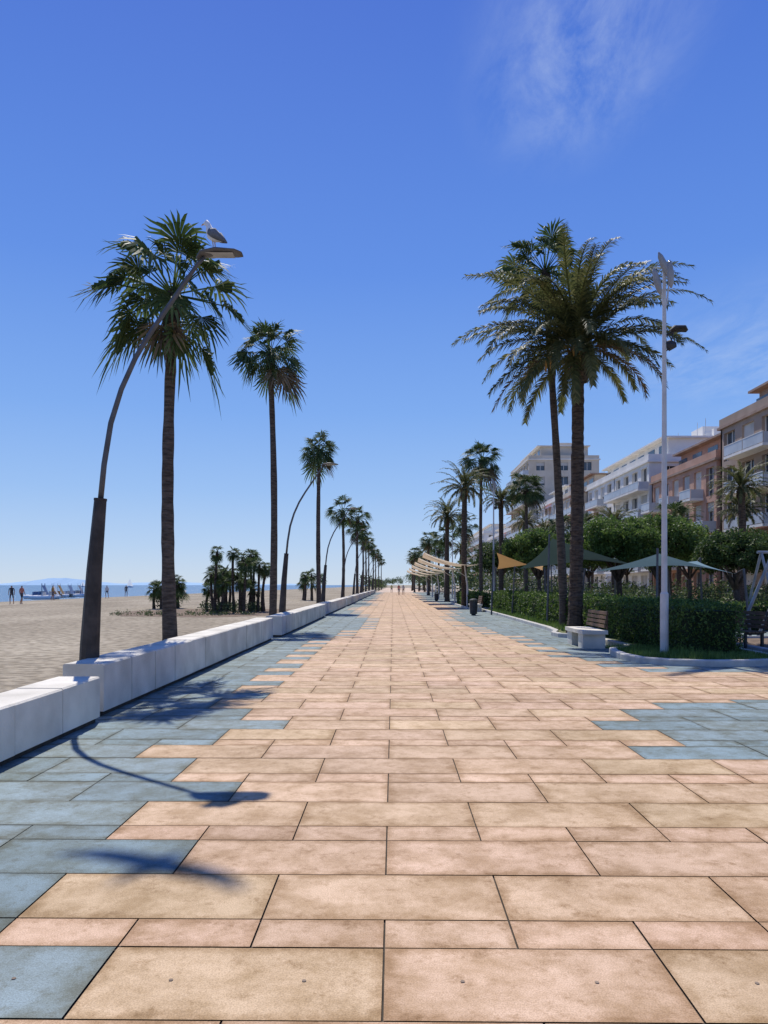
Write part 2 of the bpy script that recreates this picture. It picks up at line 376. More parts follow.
# ---------------------------------------------------------------- palms
def fan_crown(seed,nl=52,pet=.75,bl=.85,skirt=True,lop=0):
    r=random.Random(seed); g=G(); ga=2.39996
    for i in range(nl):
        f=i/(nl-1)
        el=radians(80-f*142+r.uniform(-14,14)); az=i*ga+r.uniform(-.35,.35)
        dr=Vector((cos(az)*cos(el),sin(az)*cos(el),sin(el)))
        s=r.uniform(.72,1.2)
        if el<-.6: s*=r.choice((.8,1.0,1.25))
        droop=radians(r.uniform(18,48)) if el>-.5 else radians(12)
        side=Vector((-sin(az),cos(az),0)); 
        el2=max(el-droop,-1.5)
        d2=Vector((cos(az)*cos(el2),sin(az)*cos(el2),sin(el2)))
        up=side.cross(d2)*-1
        if up.z<0 and el2>-1.2: up=-up
        base=dr*.1; p1=base+dr*pet*s*.5; hub=p1+((dr+d2)/2).normalized()*pet*s*.5
        g.mi=2 if el<-.9 else 0
        g.face([base-side*.022,base+side*.022,hub+side*.014,hub-side*.014])
        g.face([base-up*.022,base+up*.022,hub+up*.014,hub-up*.014])
        if el<-.8 and skirt: g.mi=1 if r.random()<.45 else 0
        else: g.mi=0
        ns=20; span=radians(r.uniform(88,112)); tw=r.uniform(-.7,.7)
        sd=(side*cos(tw)+up*sin(tw)); upp=sd.cross(d2); 
        if upp.dot(up)<0: upp=-upp
        Lb=bl*s
        for j in range(ns):
            a=-span+2*span*j/(ns-1)
            l=Lb*(1-.32*(abs(a)/span)**2)*r.uniform(.82,1.08)
            da=span/(ns-1)*.95
            def P(ang,rad,dz): return hub+(d2*cos(ang)+sd*sin(ang))*rad+upp*(.16*rad*abs(sin(ang)))+Vector((0,0,dz))
            fold=upp*(.03*l*(1 if j%2 else -1))
            m1=P(a-da,l*.48,-.03*l)-fold; m2=P(a+da,l*.48,-.03*l)-fold; mid=P(a,l*.48,.0)+fold
            hang=r.uniform(.12,.5)*l
            tip=P(a+r.uniform(-.05,.05),l*.95,-hang)
            q1=P(a-da*.4,l*.76,-.10*l-.25*hang); q2=P(a+da*.4,l*.76,-.10*l-.25*hang)
            b=len(g.v); g.v+=[tuple(x) for x in (hub,m1,mid,m2,q1,q2,tip)]
            for fc in ((0,1,2),(0,2,3),(1,4,5,3),(4,6,5)): g.f.append(tuple(b+t for t in fc)); g.m.append(g.mi)
    g.mi=2
    g.tube([(0,0,-.75),(0,0,-.4),(0,0,-.1),(0,0,.15)],[.13,.20,.19,.06],9)
    return g.me('fan_crown',[M['fan'],M['dead'],M['bark']])
def date_crown(seed,nf=78,FL=3.5,nleaf=44,lw=.022):
    r=random.Random(seed); g=G(); ga=2.39996
    for i in range(nf):
        f=i/(nf-1); az=i*ga+r.uniform(-.2,.2)
        e0=radians(84-f*100+r.uniform(-9,9)); dp=radians(r.uniform(62,118)*(1-.28*f)); Lf=FL*r.uniform(.8,1.12)*(.80+.32*sin(pi*min(1,f*1.25+.12)))
        side=Vector((-sin(az),cos(az),0)); p=Vector((cos(az)*.15,sin(az)*.15,0)); pts=[];dirs=[]
        nst=12; swirl=r.uniform(-.3,.3)
        for sidx in range(nst+1):
            t=sidx/nst; e=max(e0-dp*t**1.45,-1.5); a2=az+swirl*t
            dr=Vector((cos(a2)*cos(e),sin(a2)*cos(e),sin(e)))
            pts.append(p.copy()); dirs.append(dr); p=p+dr*Lf/nst
        g.mi=0
        if f>.93 and r.random()<.6: g.mi=1
        for sidx in range(nst):
            wd=.04*(1-sidx/nst)+.008; wd2=.04*(1-(sidx+1)/nst)+.008
            g.face([pts[sidx]-side*wd,pts[sidx]+side*wd,pts[sidx+1]+side*wd2,pts[sidx+1]-side*wd2])
        tw=r.uniform(-.7,.7)
        for j in range(nleaf):
            t=.13+.87*j/(nleaf-1); x=t*nst; k=min(int(x),nst-1); u=x-k
            q=pts[k].lerp(pts[k+1],u); dr=dirs[k].lerp(dirs[min(k+1,nst)],u).normalized()
            upv=side.cross(dr); upv=upv if upv.z>0 else -upv
            l=.50*sin(pi*min(.97,.18+.72*t))**.6*(1.0-.30*t)*r.uniform(.8,1.15)*FL/3.5
            for sg in (-1,1):
                lift=r.uniform(-.15,.5)+sg*tw*.3
                ld=(dr*.85+side*sg*.7+upv*lift).normalized()
                tip=q+ld*l+Vector((0,0,-.30*l)); midp=q+ld*l*.5
                wv=dr*lw
                g.face([q-wv,midp-wv*1.1+Vector((0,0,.004)),tip,midp+wv*1.1,q+wv])
    g.mi=2
    g.tube([(0,0,-1.2),(0,0,-.9),(0,0,-.5),(0,0,-.15),(0,0,.25)],[.22,.28,.32,.28,.08],12)
    for k in range(80):
        a=k*ga; z=-1.05+.95*k/80; rr=.27
        c=Vector((cos(a),sin(a),0)); s=Vector((-sin(a),cos(a),0)); b=c*rr+Vector((0,0,z))
        g.face([b-s*.07,b+s*.07,b+c*.15+s*.04+Vector((0,0,.19)),b+c*.15-s*.04+Vector((0,0,.19))])
    g.mi=3
    for k in range(5):
        a=r.uniform(0,6.28); c=Vector((cos(a),sin(a),0)); o=c*.3
        g.tube([o,o+c*.5+Vector((0,0,.1)),o+c*.8+Vector((0,0,-.3)),o+c*.85+Vector((0,0,-.7))],[.015,.015,.03,.02],5)
    return g.me('date_crown',[M['date'],M['dead'],M['bark'],M['fruit']])
FC=[fan_crown(1,40,.85,.85),fan_crown(2,40,.75,.85),fan_crown(3,40,.7,.85)]
FCL=[fan_crown(s,28) for s in (11,12)]
DC=[date_crown(5,84,4.05,66,.025)]
DCL=[date_crown(s,56,3.0,30,.034) for s in (6,7)]
def trunk(x0,y0,x1,y1,h,r0,r1,mt,par,seed=0,seg=26,boots=False):
    r=random.Random(seed); g=G(); pts=[];rad=[]
    bend=r.uniform(-.12,.12)
    if boots: seg=60
    for i in range(seg+1):
        t=i/seg
        pts.append((( x1-x0)*t+bend*sin(pi*t),(y1-y0)*t,-.08+(h+.08)*t))
        rr=r0+(r1-r0)*t; rr*=1+ .35*math.exp(-t*h/.5)
        rad.append(rr*(1+r.uniform(-.06,.06)+(.06 if (boots and i%2) else 0)))
    g.tube(pts,rad,12); g.make('trunk',[mt],par,smooth=not boots)
def palm(name,x,y,h,cr,mt,r0,r1,s=1,top=None,seed=0,rz=None,boots=False):
    e=empty(name,(x,y,0)); tx,ty=top or (x,y)
    trunk(x,y,tx,ty,h-.35*s,r0,r1,mt,e,seed,boots=boots)
    rr=random.Random(seed+99)
    obj('crown',cr,e,(tx-x,ty-y,h),(rr.uniform(-.1,.1),rr.uniform(-.1,.1),rr.uniform(0,6.28) if rz is None else rz),(s,s,s*rr.uniform(.92,1.05)))
    return e
bk=M['bark']; bg_=M['barkg']
palm('fan_palm_tree',-4.72,16,7.75,FC[0],bg_,.155,.10,1.03,top=(-4.68,16),seed=1)
palm('fan_palm_tree',-4.95,31,11.05,FC[1],bg_,.155,.11,.98,top=(-5.05,31),seed=2)
palm('fan_palm_tree',-4.6,47,9.95,FC[2],bg_,.15,.11,.98,seed=3)
for i,(y,h) in enumerate([(70,8.4),(84,9.0),(98,8.6),(114,9.4),(130,8.8),(148,9.6),(168,9.2),(192,9.4),(220,9.8),(255,9.5)]):
    palm('fan_palm_tree',-4.4+R.uniform(-.5,.5),y,h,FCL[i%2],bg_,.16,.11,1.1,seed=20+i)
palm('date_palm_tree',5.75,24.0,9.1,DC[0],bk,.215,.185,.97,top=(5.85,24),seed=5,boots=True)
palm('fan_palm_tree',6.15,27.2,12.8,FC[0],bg_,.16,.105,1.1,top=(5.45,27.2),seed=6)
palm('date_palm_tree',5.2,55,8.6,DCL[0],bk,.22,.19,.75,seed=7)
palm('fan_palm_tree',7.0,60,11.4,FC[1],bg_,.16,.11,1.15,seed=8)
palm('fan_palm_tree',10.2,58,8.9,FC[2],bg_,.16,.11,1.15,seed=9)
palm('date_palm_tree',9.4,66,9.0,DCL[1],bk,.22,.19,.75,seed=10)
for i in range(16):
    y=72+i*11.5+R.uniform(-2,2); x=[5.0,7.5,6.2,9.5][i%4]+R.uniform(-.5,.5)
    if i%3==0: palm('date_palm_tree',x,y,R.uniform(6.5,9),DCL[i%2],bk,.22,.19,.8,seed=40+i)
    else: palm('fan_palm_tree',x,y,R.uniform(7.5,10.5),FCL[i%2],bg_,.18,.12,1.25,seed=40+i)
for i,(x,y,h,k) in enumerate([(20.6,45,7.4,'d'),(22.5,49,6.4,'d'),(19,52,6,'f'),(17.5,60,6.4,'d'),(24,64,7,'d'),(16,72,7,'f'),(14,80,8.2,'d'),(18,90,8,'d'),(22,84,8,'f'),(13.5,66,5.5,'f'),(25,46,6.4,'f')]):
    if k=='d': palm('date_palm_tree',x,y,h,DCL[i%2],bk,.22,.19,.72,seed=70+i)
    else: palm('fan_palm_tree',x,y,h,FCL[i%2],bg_,.18,.12,1.15,seed=70+i)
TB=[fan_crown(31,18,.45,.9,False),fan_crown(32,17,.5,.8,False)]
for i in range(24):
    x=-11.4+i*.145+R.uniform(-.25,.25); y=46+R.uniform(-3,3.5); h=R.uniform(1.5,3.3)*(1.08 if 6<i<18 else .85)
    palm('young_palm',x,y,h,TB[i%2],bk,.085,.07,R.uniform(.40,.58),top=(x+R.uniform(-.25,.25),y),seed=100+i)
for i in range(6):
    palm('young_palm',-15.6+R.uniform(-.8,.9),52+R.uniform(-1,1.5),R.uniform(.9,2.1),TB[i%2],bk,.09,.07,R.uniform(.5,.62),seed=130+i)
for i in range(6):
    palm('young_palm',-9+R.uniform(-1.5,1.5),84+R.uniform(-6,6),R.uniform(1.5,2.8),TB[i%2],bk,.1,.08,R.uniform(.5,.7),seed=140+i)

# ---------------------------------------------------------------- foliage
def leafquad(g,p,s,r):
    a=Vector((r.gauss(0,1),r.gauss(0,1),r.gauss(0,1))).normalized(); b=a.orthogonal().normalized()
    b=Quaternion(a,r.uniform(0,6.28))@b; c=a.cross(b)
    g.face([p-b*s,p+c*s*.5,p+b*s,p-c*s*.5])
def tree(name,x,y,zc,rx,rz,seed,leaf,ls=.09,n=90,per=150):
    """flat-bottomed dense dome crown"""
    e=empty(name,(x,y,0)); r=random.Random(seed); g=G()
    for i in range(n):
        while True:
            q=Vector((r.uniform(-1,1),r.uniform(-1,1),r.uniform(-.6,1)))
            if .6<q.length<1: break
        c=Vector((q.x*rx,q.y*rx,q.z*rz)); cr=r.uniform(.24,.42)*min(rx,rz*1.5)*.6
        for j in range(per):
            o=Vector((r.gauss(0,1),r.gauss(0,1),r.gauss(0,.8))).normalized()*cr*r.uniform(.5,1.1)
            leafquad(g,c+o,ls*r.uniform(.7,1.35),r)
    g.make('crown',[leaf],e,loc=(0,0,zc))
    t=G(); t.tube([(0,0,-.1),(.05,0,zc*.35),(0,.03,zc*.75)],[.17,.13,.11],9)
    for k in range(7):
        a=k*.9; t.tube([(0,0,zc*.5),(cos(a)*rx*.3,sin(a)*rx*.3,zc*.8),(cos(a)*rx*.65,sin(a)*rx*.65,zc+rz*.1)],[.08,.05,.02],6)
    t.make('limbs',[M['wood']],e,smooth=True)
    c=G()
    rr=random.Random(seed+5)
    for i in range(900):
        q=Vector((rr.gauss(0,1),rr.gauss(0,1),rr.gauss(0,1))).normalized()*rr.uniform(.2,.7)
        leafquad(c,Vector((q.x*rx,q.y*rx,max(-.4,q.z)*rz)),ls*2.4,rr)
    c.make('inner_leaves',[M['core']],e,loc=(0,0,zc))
    return e
tree('ficus_tree',10.1,34,3.45,1.9,1.15,1,M['ficus'],.065,130,150)
tree('ficus_tree',12.4,35.5,3.6,2.0,1.15,2,M['ficus'],.065,130,150)
tree('ficus_tree',13.3,29.5,2.75,1.5,.85,3,M['ficusd'],.055,110,150)
tree('ficus_tree',15.6,31,2.85,1.5,.85,4,M['ficusd'],.055,110,150)
tree('ficus_tree',9.6,50,3.8,2.3,1.3,5,M['ficus'],.09)
tree('ficus_tree',19.5,50,3.9,2.8,1.5,6,M['ficus'],.10,80,130)
tree('ficus_tree',25,55,4.0,3.2,1.6,7,M['ficusd'],.11,70,120)
tree('ficus_tree',17,66,4.4,3.5,1.8,8,M['ficusd'],.12,70,120)
tree('ficus_tree',12.5,88,4.6,3.2,2.2,9,M['ficusd'],.12,70,120)
tree('ficus_tree',24,78,5,3.8,2.4,10,M['ficus'],.13,70,120)
g=G(); rr=random.Random(4)
for i in range(230):
    y=rr.uniform(95,420); x=rr.uniform(6.5,26); c=Vector((x,y,rr.uniform(1,4.2)+ (y-95)*.01)); cr=rr.uniform(1.0,2.2)
    for j in range(60):
        o=Vector((rr.gauss(0,1),rr.gauss(0,1),rr.gauss(0,.8))).normalized()*cr*rr.uniform(.5,1.05)
        leafquad(g,c+o,rr.uniform(.18,.35),rr)
for i in range(110):
    y=rr.uniform(200,520); x=rr.uniform(-9,-4.5) if i<70 else rr.uniform(-5,6); 
    if i>=70: y=rr.uniform(450,560)
    c=Vector((x,y,rr.uniform(1,3.5)+(2 if i>=70 else 0))); cr=rr.uniform(1.0,2.0)
    for j in range(50):
        o=Vector((rr.gauss(0,1),rr.gauss(0,1),rr.gauss(0,.8))).normalized()*cr*rr.uniform(.5,1.05)
        leafquad(g,c+o,rr.uniform(.2,.4),rr)
g.make('distant_tree_mass',[M['shrub']])
g=G(); rr=random.Random(5)
def clump(x,y,z,cr,n,s):
    c=Vector((x,y,z))
    for j in range(n):
        o=Vector((rr.gauss(0,1),rr.gauss(0,1),rr.gauss(0,.8))).normalized()*cr*rr.uniform(.5,1.05)
        leafquad(g,c+o,s*rr.uniform(.7,1.3),rr)
for i in range(130):
    y=rr.uniform(50,96); x=rr.uniform(9,30); clump(x,y,rr.uniform(.4,1.4),rr.uniform(.6,1.1),80,.11)
for i in range(70):
    x=rr.uniform(11,32); y=rr.uniform(42,56); clump(x,y,rr.uniform(.4,1.2),rr.uniform(.5,.9),90,.10)
g.make('shrub_mass',[M['shrub']])
g=G(); rr=random.Random(6)
for i in range(50):
    a=rr.uniform(0,6.28); clump(-9.9+2.4*cos(a)*rr.uniform(.3,1),46.5+4.0*sin(a)*rr.uniform(.4,1),rr.uniform(.1,.4),rr.uniform(.2,.4),55,.06)
for i in range(14): clump(-15.6+rr.uniform(-1,1),52+rr.uniform(-1,1),rr.uniform(.2,.9),rr.uniform(.3,.5),60,.07)
for i in range(70): clump(-10.2+rr.uniform(-5.0,2.5),41+rr.uniform(-1.6,1.2),rr.uniform(.0,.1),rr.uniform(.12,.25),25,.045)
g.make('beach_shrubs',[M['shrub']])
g=G(); g.face([(-10.6+5.6*cos(a/20*6.283)*(1+.06*sin(a*3)),45+7*sin(a/20*6.283)*(1+.08*cos(a*2)),-.022) for a in range(20)]); g.make('beach_planting_bed',[M['soil']])

def hedge(name,x0,x1,y0,y1,h,dens=330,ls=.045,wob=.10):
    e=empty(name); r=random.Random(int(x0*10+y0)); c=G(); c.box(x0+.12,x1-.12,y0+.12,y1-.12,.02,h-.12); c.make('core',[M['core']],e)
    g=G()
    def put(p,nrm,den):
        o=sin(p.x*2.1+p.y*1.3)*.5+sin(p.y*3.7+p.z*4)*.5
        leafquad(g,p+nrm*(o*wob*.6+r.gauss(0,.045)),ls*r.uniform(.6,1.35),r)
    for (a0,a1,fn,nrm) in (((x0,x1),(y0,y1),lambda a,b:Vector((a,b,h)),Vector((0,0,1))),
                         ((y0,y1),(.05,h),lambda a,b:Vector((x0,a,b)),Vector((-1,0,0))),
                         ((x0,x1),(.05,h),lambda a,b:Vector((a,y0,b)),Vector((0,-1,0))),
                         ((y0,y1),(.05,h),lambda a,b:Vector((x1,a,b)),Vector((1,0,0)))):
        A=(a0[1]-a0[0])*(a1[1]-a1[0]); n=int(A*dens)
        for i in range(n): put(fn(r.uniform(*a0),r.uniform(*a1)),nrm,1)
    g.make('leaves',[M['hedge']],e)
hedge('clipped_hedge',6.3,7.55,16.4,23,1.15,620,.036)
hedge('clipped_hedge',6.2,7.5,23.2,48,1.15,280,.055)
hedge('clipped_hedge',5.4,6.4,50,64,1.0,120,.09)
hedge('clipped_hedge',8.6,16,26.5,27.6,.95,230,.055)
hedge('clipped_hedge',11.5,14.5,20.5,21.5,.8,230,.05)

# ---------------------------------------------------------------- kerbed planting bed
def bed(name,outl,inner_mat,kh=.13,kw=.15,ih=.07):
    n=len(outl); P_=[Vector((x,y,0)) for x,y in outl]
    area=sum(P_[i].x*P_[(i+1)%n].y-P_[(i+1)%n].x*P_[i].y for i in range(n)); sg=1 if area>0 else -1
    inn=[]
    for i in range(n):
        a=(P_[i]-P_[i-1]).normalized(); b=(P_[(i+1)%n]-P_[i]).normalized(); t=(a+b).normalized()
        inn.append(P_[i]+Vector((-t.y,t.x,0))*kw*sg)
    e=empty(name); g=G()
    for i in range(n):
        j=(i+1)%n; z=Vector((0,0,kh)); lo=Vector((0,0,-.02)); c=Vector((0,0,.02))
        o1,o2=P_[i],P_[j]; q1,q2=inn[i],inn[j]
        m1=o1.lerp(q1,.12); m2=o2.lerp(q2,.12)
        g.face([o1+lo,o2+lo,o2+z-c,o1+z-c]); g.face([o1+z-c,o2+z-c,m2+z,m1+z]); g.face([m1+z,m2+z,q2+z,q1+z]); g.face([q1+z,q2+z,q2+lo,q1+lo])
    g.make('kerb',[M['kerb']],e)
    g=G(); g.face([(p.x,p.y,ih) for p in inn]); g.make('soil',[inner_mat],e)
grs=mat('bed_grass',(.07,.12,.03),(.16,.16,.07),3,.95,.5,30)
bed('planting_bed',[(4.95,17.2),(4.9,16.3),(5.05,15.5),(5.5,15.05),(6.2,14.85),(7.0,14.9),(7.6,15.15),(8.0,15.6),(8.15,16.3),(8.15,48.6),(5.5,48.6),(5.45,27),(5.3,25),(5.0,24),(5.05,23.2),(5.6,22.6),(5.75,22),(5.75,18.9),(5.5,18.3),(5.1,17.9)],grs)
bed('planting_bed',[(4.9,50),(4.9,64),(6.9,64),(6.9,50)],grs)
bed('planting_bed',[(8.6,17.3),(8.9,16.0),(9.8,15.2),(14,15),(14,22),(8.7,22)],M['soil'])
g=G(); rr=random.Random(9)
for i in range(9000):
    x=rr.uniform(5.15,7.9); y=rr.uniform(15.1,18.5)
    if x<5.7 and y<15.6: continue
    a=rr.uniform(0,6.28); h=rr.uniform(.05,.16)*(1.5 if 5.9<x<6.6 and y<16.5 else 1); s=Vector((cos(a),sin(a),0))*.008; p=Vector((x,y,.07)); o=Vector((rr.gauss(0,.03),rr.gauss(0,.03),h))
    g.face([p-s,p+s,p+o])
for i in range(1500):
    x=rr.uniform(5.6,6.2); y=rr.uniform(24,45); a=rr.uniform(0,6.28); h=rr.uniform(.08,.25); s=Vector((cos(a),sin(a),0))*.015; p=Vector((x,y,.07)); o=Vector((rr.gauss(0,.05),rr.gauss(0,.05),h))
    g.face([p-s,p+s,p+o])
g.make('grass',[M['grass']])

# ---------------------------------------------------------------- curved lamps
def curved_lamp(x,y):
    e=empty('curved_street_lamp',(x,y,0))
    g=G(); g.tube([(0,0,-.05),(.03,0,.8),(.09,0,1.8),(.17,0,2.72)],[.14,.125,.10,.08],12); g.tube([(.17,0,2.72),(.172,0,2.75)],[.085,.085],12)
    g.make('base_cover',[M['steel']],e,smooth=False)
    g=G(); ctrl=[(.17,0,2.7),(.22,0,3.2),(.31,0,3.75),(.45,0,4.2),(.64,0,4.62),(.86,0,4.98),(1.10,0,5.33),(1.30,0,5.62),(1.47,0,5.86),(1.56,0,5.95)]
    g.tube(ctrl,[.038,.037,.036,.034,.033,.031,.03,.028,.026,.024],10)
    g.make('arm',[M['pole']],e,smooth=True)
    g=G(); g.tube([(1.46,0,5.93),(1.52,0,5.99),(1.72,0,6.015),(1.98,0,6.0),(2.06,0,5.985)],[(.02,.04),(.035,.10),(.035,.14),(.025,.13),(.012,.08)],14)
    g.make('lamp_head',[M['pole']],e,smooth=True)
    g=G(); g.face([(1.58,-.09,5.975),(1.95,-.09,5.972),(1.95,.09,5.972),(1.58,.09,5.975)]); g.make('lamp_lens',[M['lens']],e)
    return e
for y in (10,27.5,43.5,60,77,94,111,128,145): curved_lamp(-4.06,y)

def leaf_lamp(x,y,H=8.55):
    e=empty('street_lamp',(x,y,0))
    g=G(); g.tube([(0,0,-.02),(0,0,.05)],[.16,.15],16); g.tube([(0,0,.05),(0,0,1.4),(0,0,1.45),(0,0,H*.8),(0,0,H)],[.09,.09,.065,.046,.036],14); g.make('post',[M['white']],e,smooth=False)
    g=G(); arms=[((0,0,H-.9),(-.10,-.05,H-.35),(-.20,-.1,H-.1)),((0,0,H-.5),(-.02,-.05,H-.15),(-.08,-.1,H+.12)),((0,0,H-.9),(.07,0,H-.6),(.10,0,H-.3))]
    for a in arms: g.tube(a,[.025,.02,.015],6)
    g.make('arms',[M['white']],e)
    g=G()
    for (px_,pz,tl) in ((-.20,H-.28,-.3),(-.05,H+.08,-.45),(.09,H-.12,-.1)):
        d_=Vector((sin(tl)*1.0,-.1,cos(tl))).normalized(); o=Vector((px_,-.12,pz))
        g.tube([o-d_*.3,o-d_*.2,o,o+d_*.2,o+d_*.3],[(.015,.015),(.06,.04),(.085,.055),(.06,.04),(.015,.015)],12)
    g.make('lamp_heads',[M['lens']],e,smooth=True)
    g=G(); z=H-1.35
    g.tube([(0,0,z-.1),(.2,0,z),(.38,0,z+.06)],[.025,.025,.02],6); g.tube([(0,0,z-.45),(.12,0,z-.35),(.2,0,z)],[.02,.02,.015],6)
    g.tube([(.14,0,z+.02),(.2,0,z+.07),(.42,0,z+.07),(.5,0,z+.02)],[(.03,.03),(.06,.16),(.06,.16),(.03,.06)],10)
    g.tube([(-.02,0,z-.25),(.12,0,z-.3),(.26,0,z-.28)],[(.02,.03),(.08,.13),(.03,.06)],8)
    g.make('floodlight',[M['dark']],e)
for (x,y) in ((6.0,16.8),(6.9,52),(6.9,88),(6.9,122)): leaf_lamp(x,y)

# ---------------------------------------------------------------- benches, bins, canopies, swings
def conc_bench(x,y):
    e=empty('concrete_bench',(x,y,0)); g=G(); g.box(-.28,.28,-.85,-.35,0,.36); g.box(-.28,.28,.35,.85,0,.36); g.box(-.32,.32,-.95,.95,.363,.46); g.make('base',[M['conc']],e)
    g=G()
    for k in range(4): g.box(.24+.02*k,.28+.02*k,-.9,.9,.52+.11*k,.6+.11*k)
    for yy in (-.7,0,.7): g.box(.345,.38,yy-.03,yy+.03,.463,.93)
    g.make('backrest',[M['slat']],e)
conc_bench(5.05,19.9); conc_bench(5.0,46.0)
def wood_bench(x,y,rz):
    e=empty('park_bench',(x,y,0),(0,0,rz)); g=G()
    for k in range(5): g.box(-.85,.85,-.24+.1*k,-.16+.1*k,.43,.465)
    for k in range(4): g.box(-.85,.85,.27+.025*k,.30+.025*k,.52+.11*k,.61+.11*k)
    g.make('seat_slats',[M['slat']],e); g=G()
    for xx in (-.7,.7):
        g.box(xx-.03,xx+.03,-.24,-.19,0,.428); g.box(xx-.03,xx+.03,.2,.26,0,.428); g.tube([(xx,.26,.4),(xx,.37,.95)],[.025,.025],6); g.box(xx-.025,xx+.025,-.18,.19,.38,.426)
    g.make('frame',[M['dark']],e)
wood_bench(8.7,19.3,radians(-80)); wood_bench(10.6,18.5,radians(170))
def bin_(x,y):
    e=empty('litter_bin',(x,y,0)); g=G(); g.tube([(0,0,0),(0,0,.06),(0,0,.08),(0,0,.72),(0,0,.76)],[.12,.12,.19,.22,.23],14); g.tube([(0,0,.80),(0,0,.86),(0,0,.88)],[.23,.17,.05],14)
    for a in (0,2.1,4.2): g.tube([(cos(a)*.2,sin(a)*.2,.7),(cos(a)*.2,sin(a)*.2,.83)],[.012,.012],5)
    g.make('body',[M['dark']],e)
bin_(4.25,40); bin_(4.3,75)
def canopy(x,y):
    e=empty('shade_canopy',(x,y,0)); g=G(); nx,ny=12,8
    for i in range(nx+1):
        for j in range(ny+1):
            u=i/nx; v=j/ny*2-1
            X=-2.7+3.8*u; Z=2.95+.95*(1-u)**2.0-.25*v*v*(1-u)+.28*max(0,u-.8)*5*.3+.02
            g.v.append((X,v*2.9*(1-.12*sin(pi*u)),Z))
    for i in range(nx):
        for j in range(ny):
            a=i*(ny+1)+j; g.f.append((a,a+1,a+ny+2,a+ny+1)); g.m.append(0)
    g.make('fabric',[M['can']],e,smooth=True)
    g=G(); g.tube([(.4,0,0),(.4,0,1.5),(.2,0,2.98)],[.08,.07,.05],10); g.tube([(.3,0,2.2),(-1,0,3.05),(-2.4,0,3.66)],[.03,.025,.02],6)
    g.make('column',[M['white']],e)
for y in (54,65,76,88,102,118): canopy(4.9,y)
def sail(name,c,mt,curve=.16):
    e=empty(name); A,B_,C,D=[Vector(p) for p in c]; g=G(); n=10
    ctr=(A+B_+C+D)/4
    for i in range(n+1):
        for j in range(n+1):
            u=i/n;v=j/n
            p=A*(1-u)*(1-v)+B_*u*(1-v)+C*u*v+D*(1-u)*v
            k=curve*(1-abs(2*u-1)**2)*(abs(2*v-1)**2)+curve*(1-abs(2*v-1)**2)*(abs(2*u-1)**2)
            g.v.append(tuple(p.lerp(ctr,k*.55)))
    for i in range(n):
        for j in range(n):
            a=i*(n+1)+j; g.f.append((a,a+1,a+n+2,a+n+1)); g.m.append(0)
    g.make('fabric',[mt],e,smooth=True); g=G()
    for p in (A,B_,C,D):
        o=(p-ctr); o.z=0; o.normalize()
        top=p+o*.35+Vector((0,0,.15)); g.tube([(top.x+o.x*.25,top.y+o.y*.25,0),tuple(top)],[.045,.035],8); g.tube([tuple(p),tuple(top)],[.01,.01],4)
    g.make('posts',[M['pole']],e)
sail('shade_sail',[(9.9,28.0,2.05),(6.3,30.0,3.45),(6.3,38,2.4),(11.0,38,3.0)],M['sail_g'])
sail('shade_sail',[(7.7,39,2.35),(5.6,41,3.35),(6.6,48,2.6),(9.4,46,3.0)],M['sail_t'])
sail('shade_sail',[(10.6,23.6,1.95),(8.4,24.0,2.6),(7.6,29,2.1),(11.4,28.5,2.5)],M['sail_b'])
def swing(x,y,rz,h=2.75):
    e=empty('swing_set',(x,y,0),(0,0,rz)); g=G()
    for xx in (-1.7,1.7):
        for s in (-1,1): g.tube([(xx,s*1.05,0),(xx,0,h)],[.045,.045],8)
    g.tube([(-1.85,0,h),(1.85,0,h)],[.05,.05],8); g.make('frame',[M['lens']],e)
    g=G()
    for xx in (-.8,.8):
        for s in (-.22,.22): g.tube([(xx+s,0,h-.02),(xx+s,0,.5)],[.008,.008],4)
        g.box(xx-.24,xx+.24,-.1,.1,.46,.5)
    g.make('seats',[M['dark']],e)
swing(10.9,21.0,radians(55)); swing(14.6,27,radians(10))

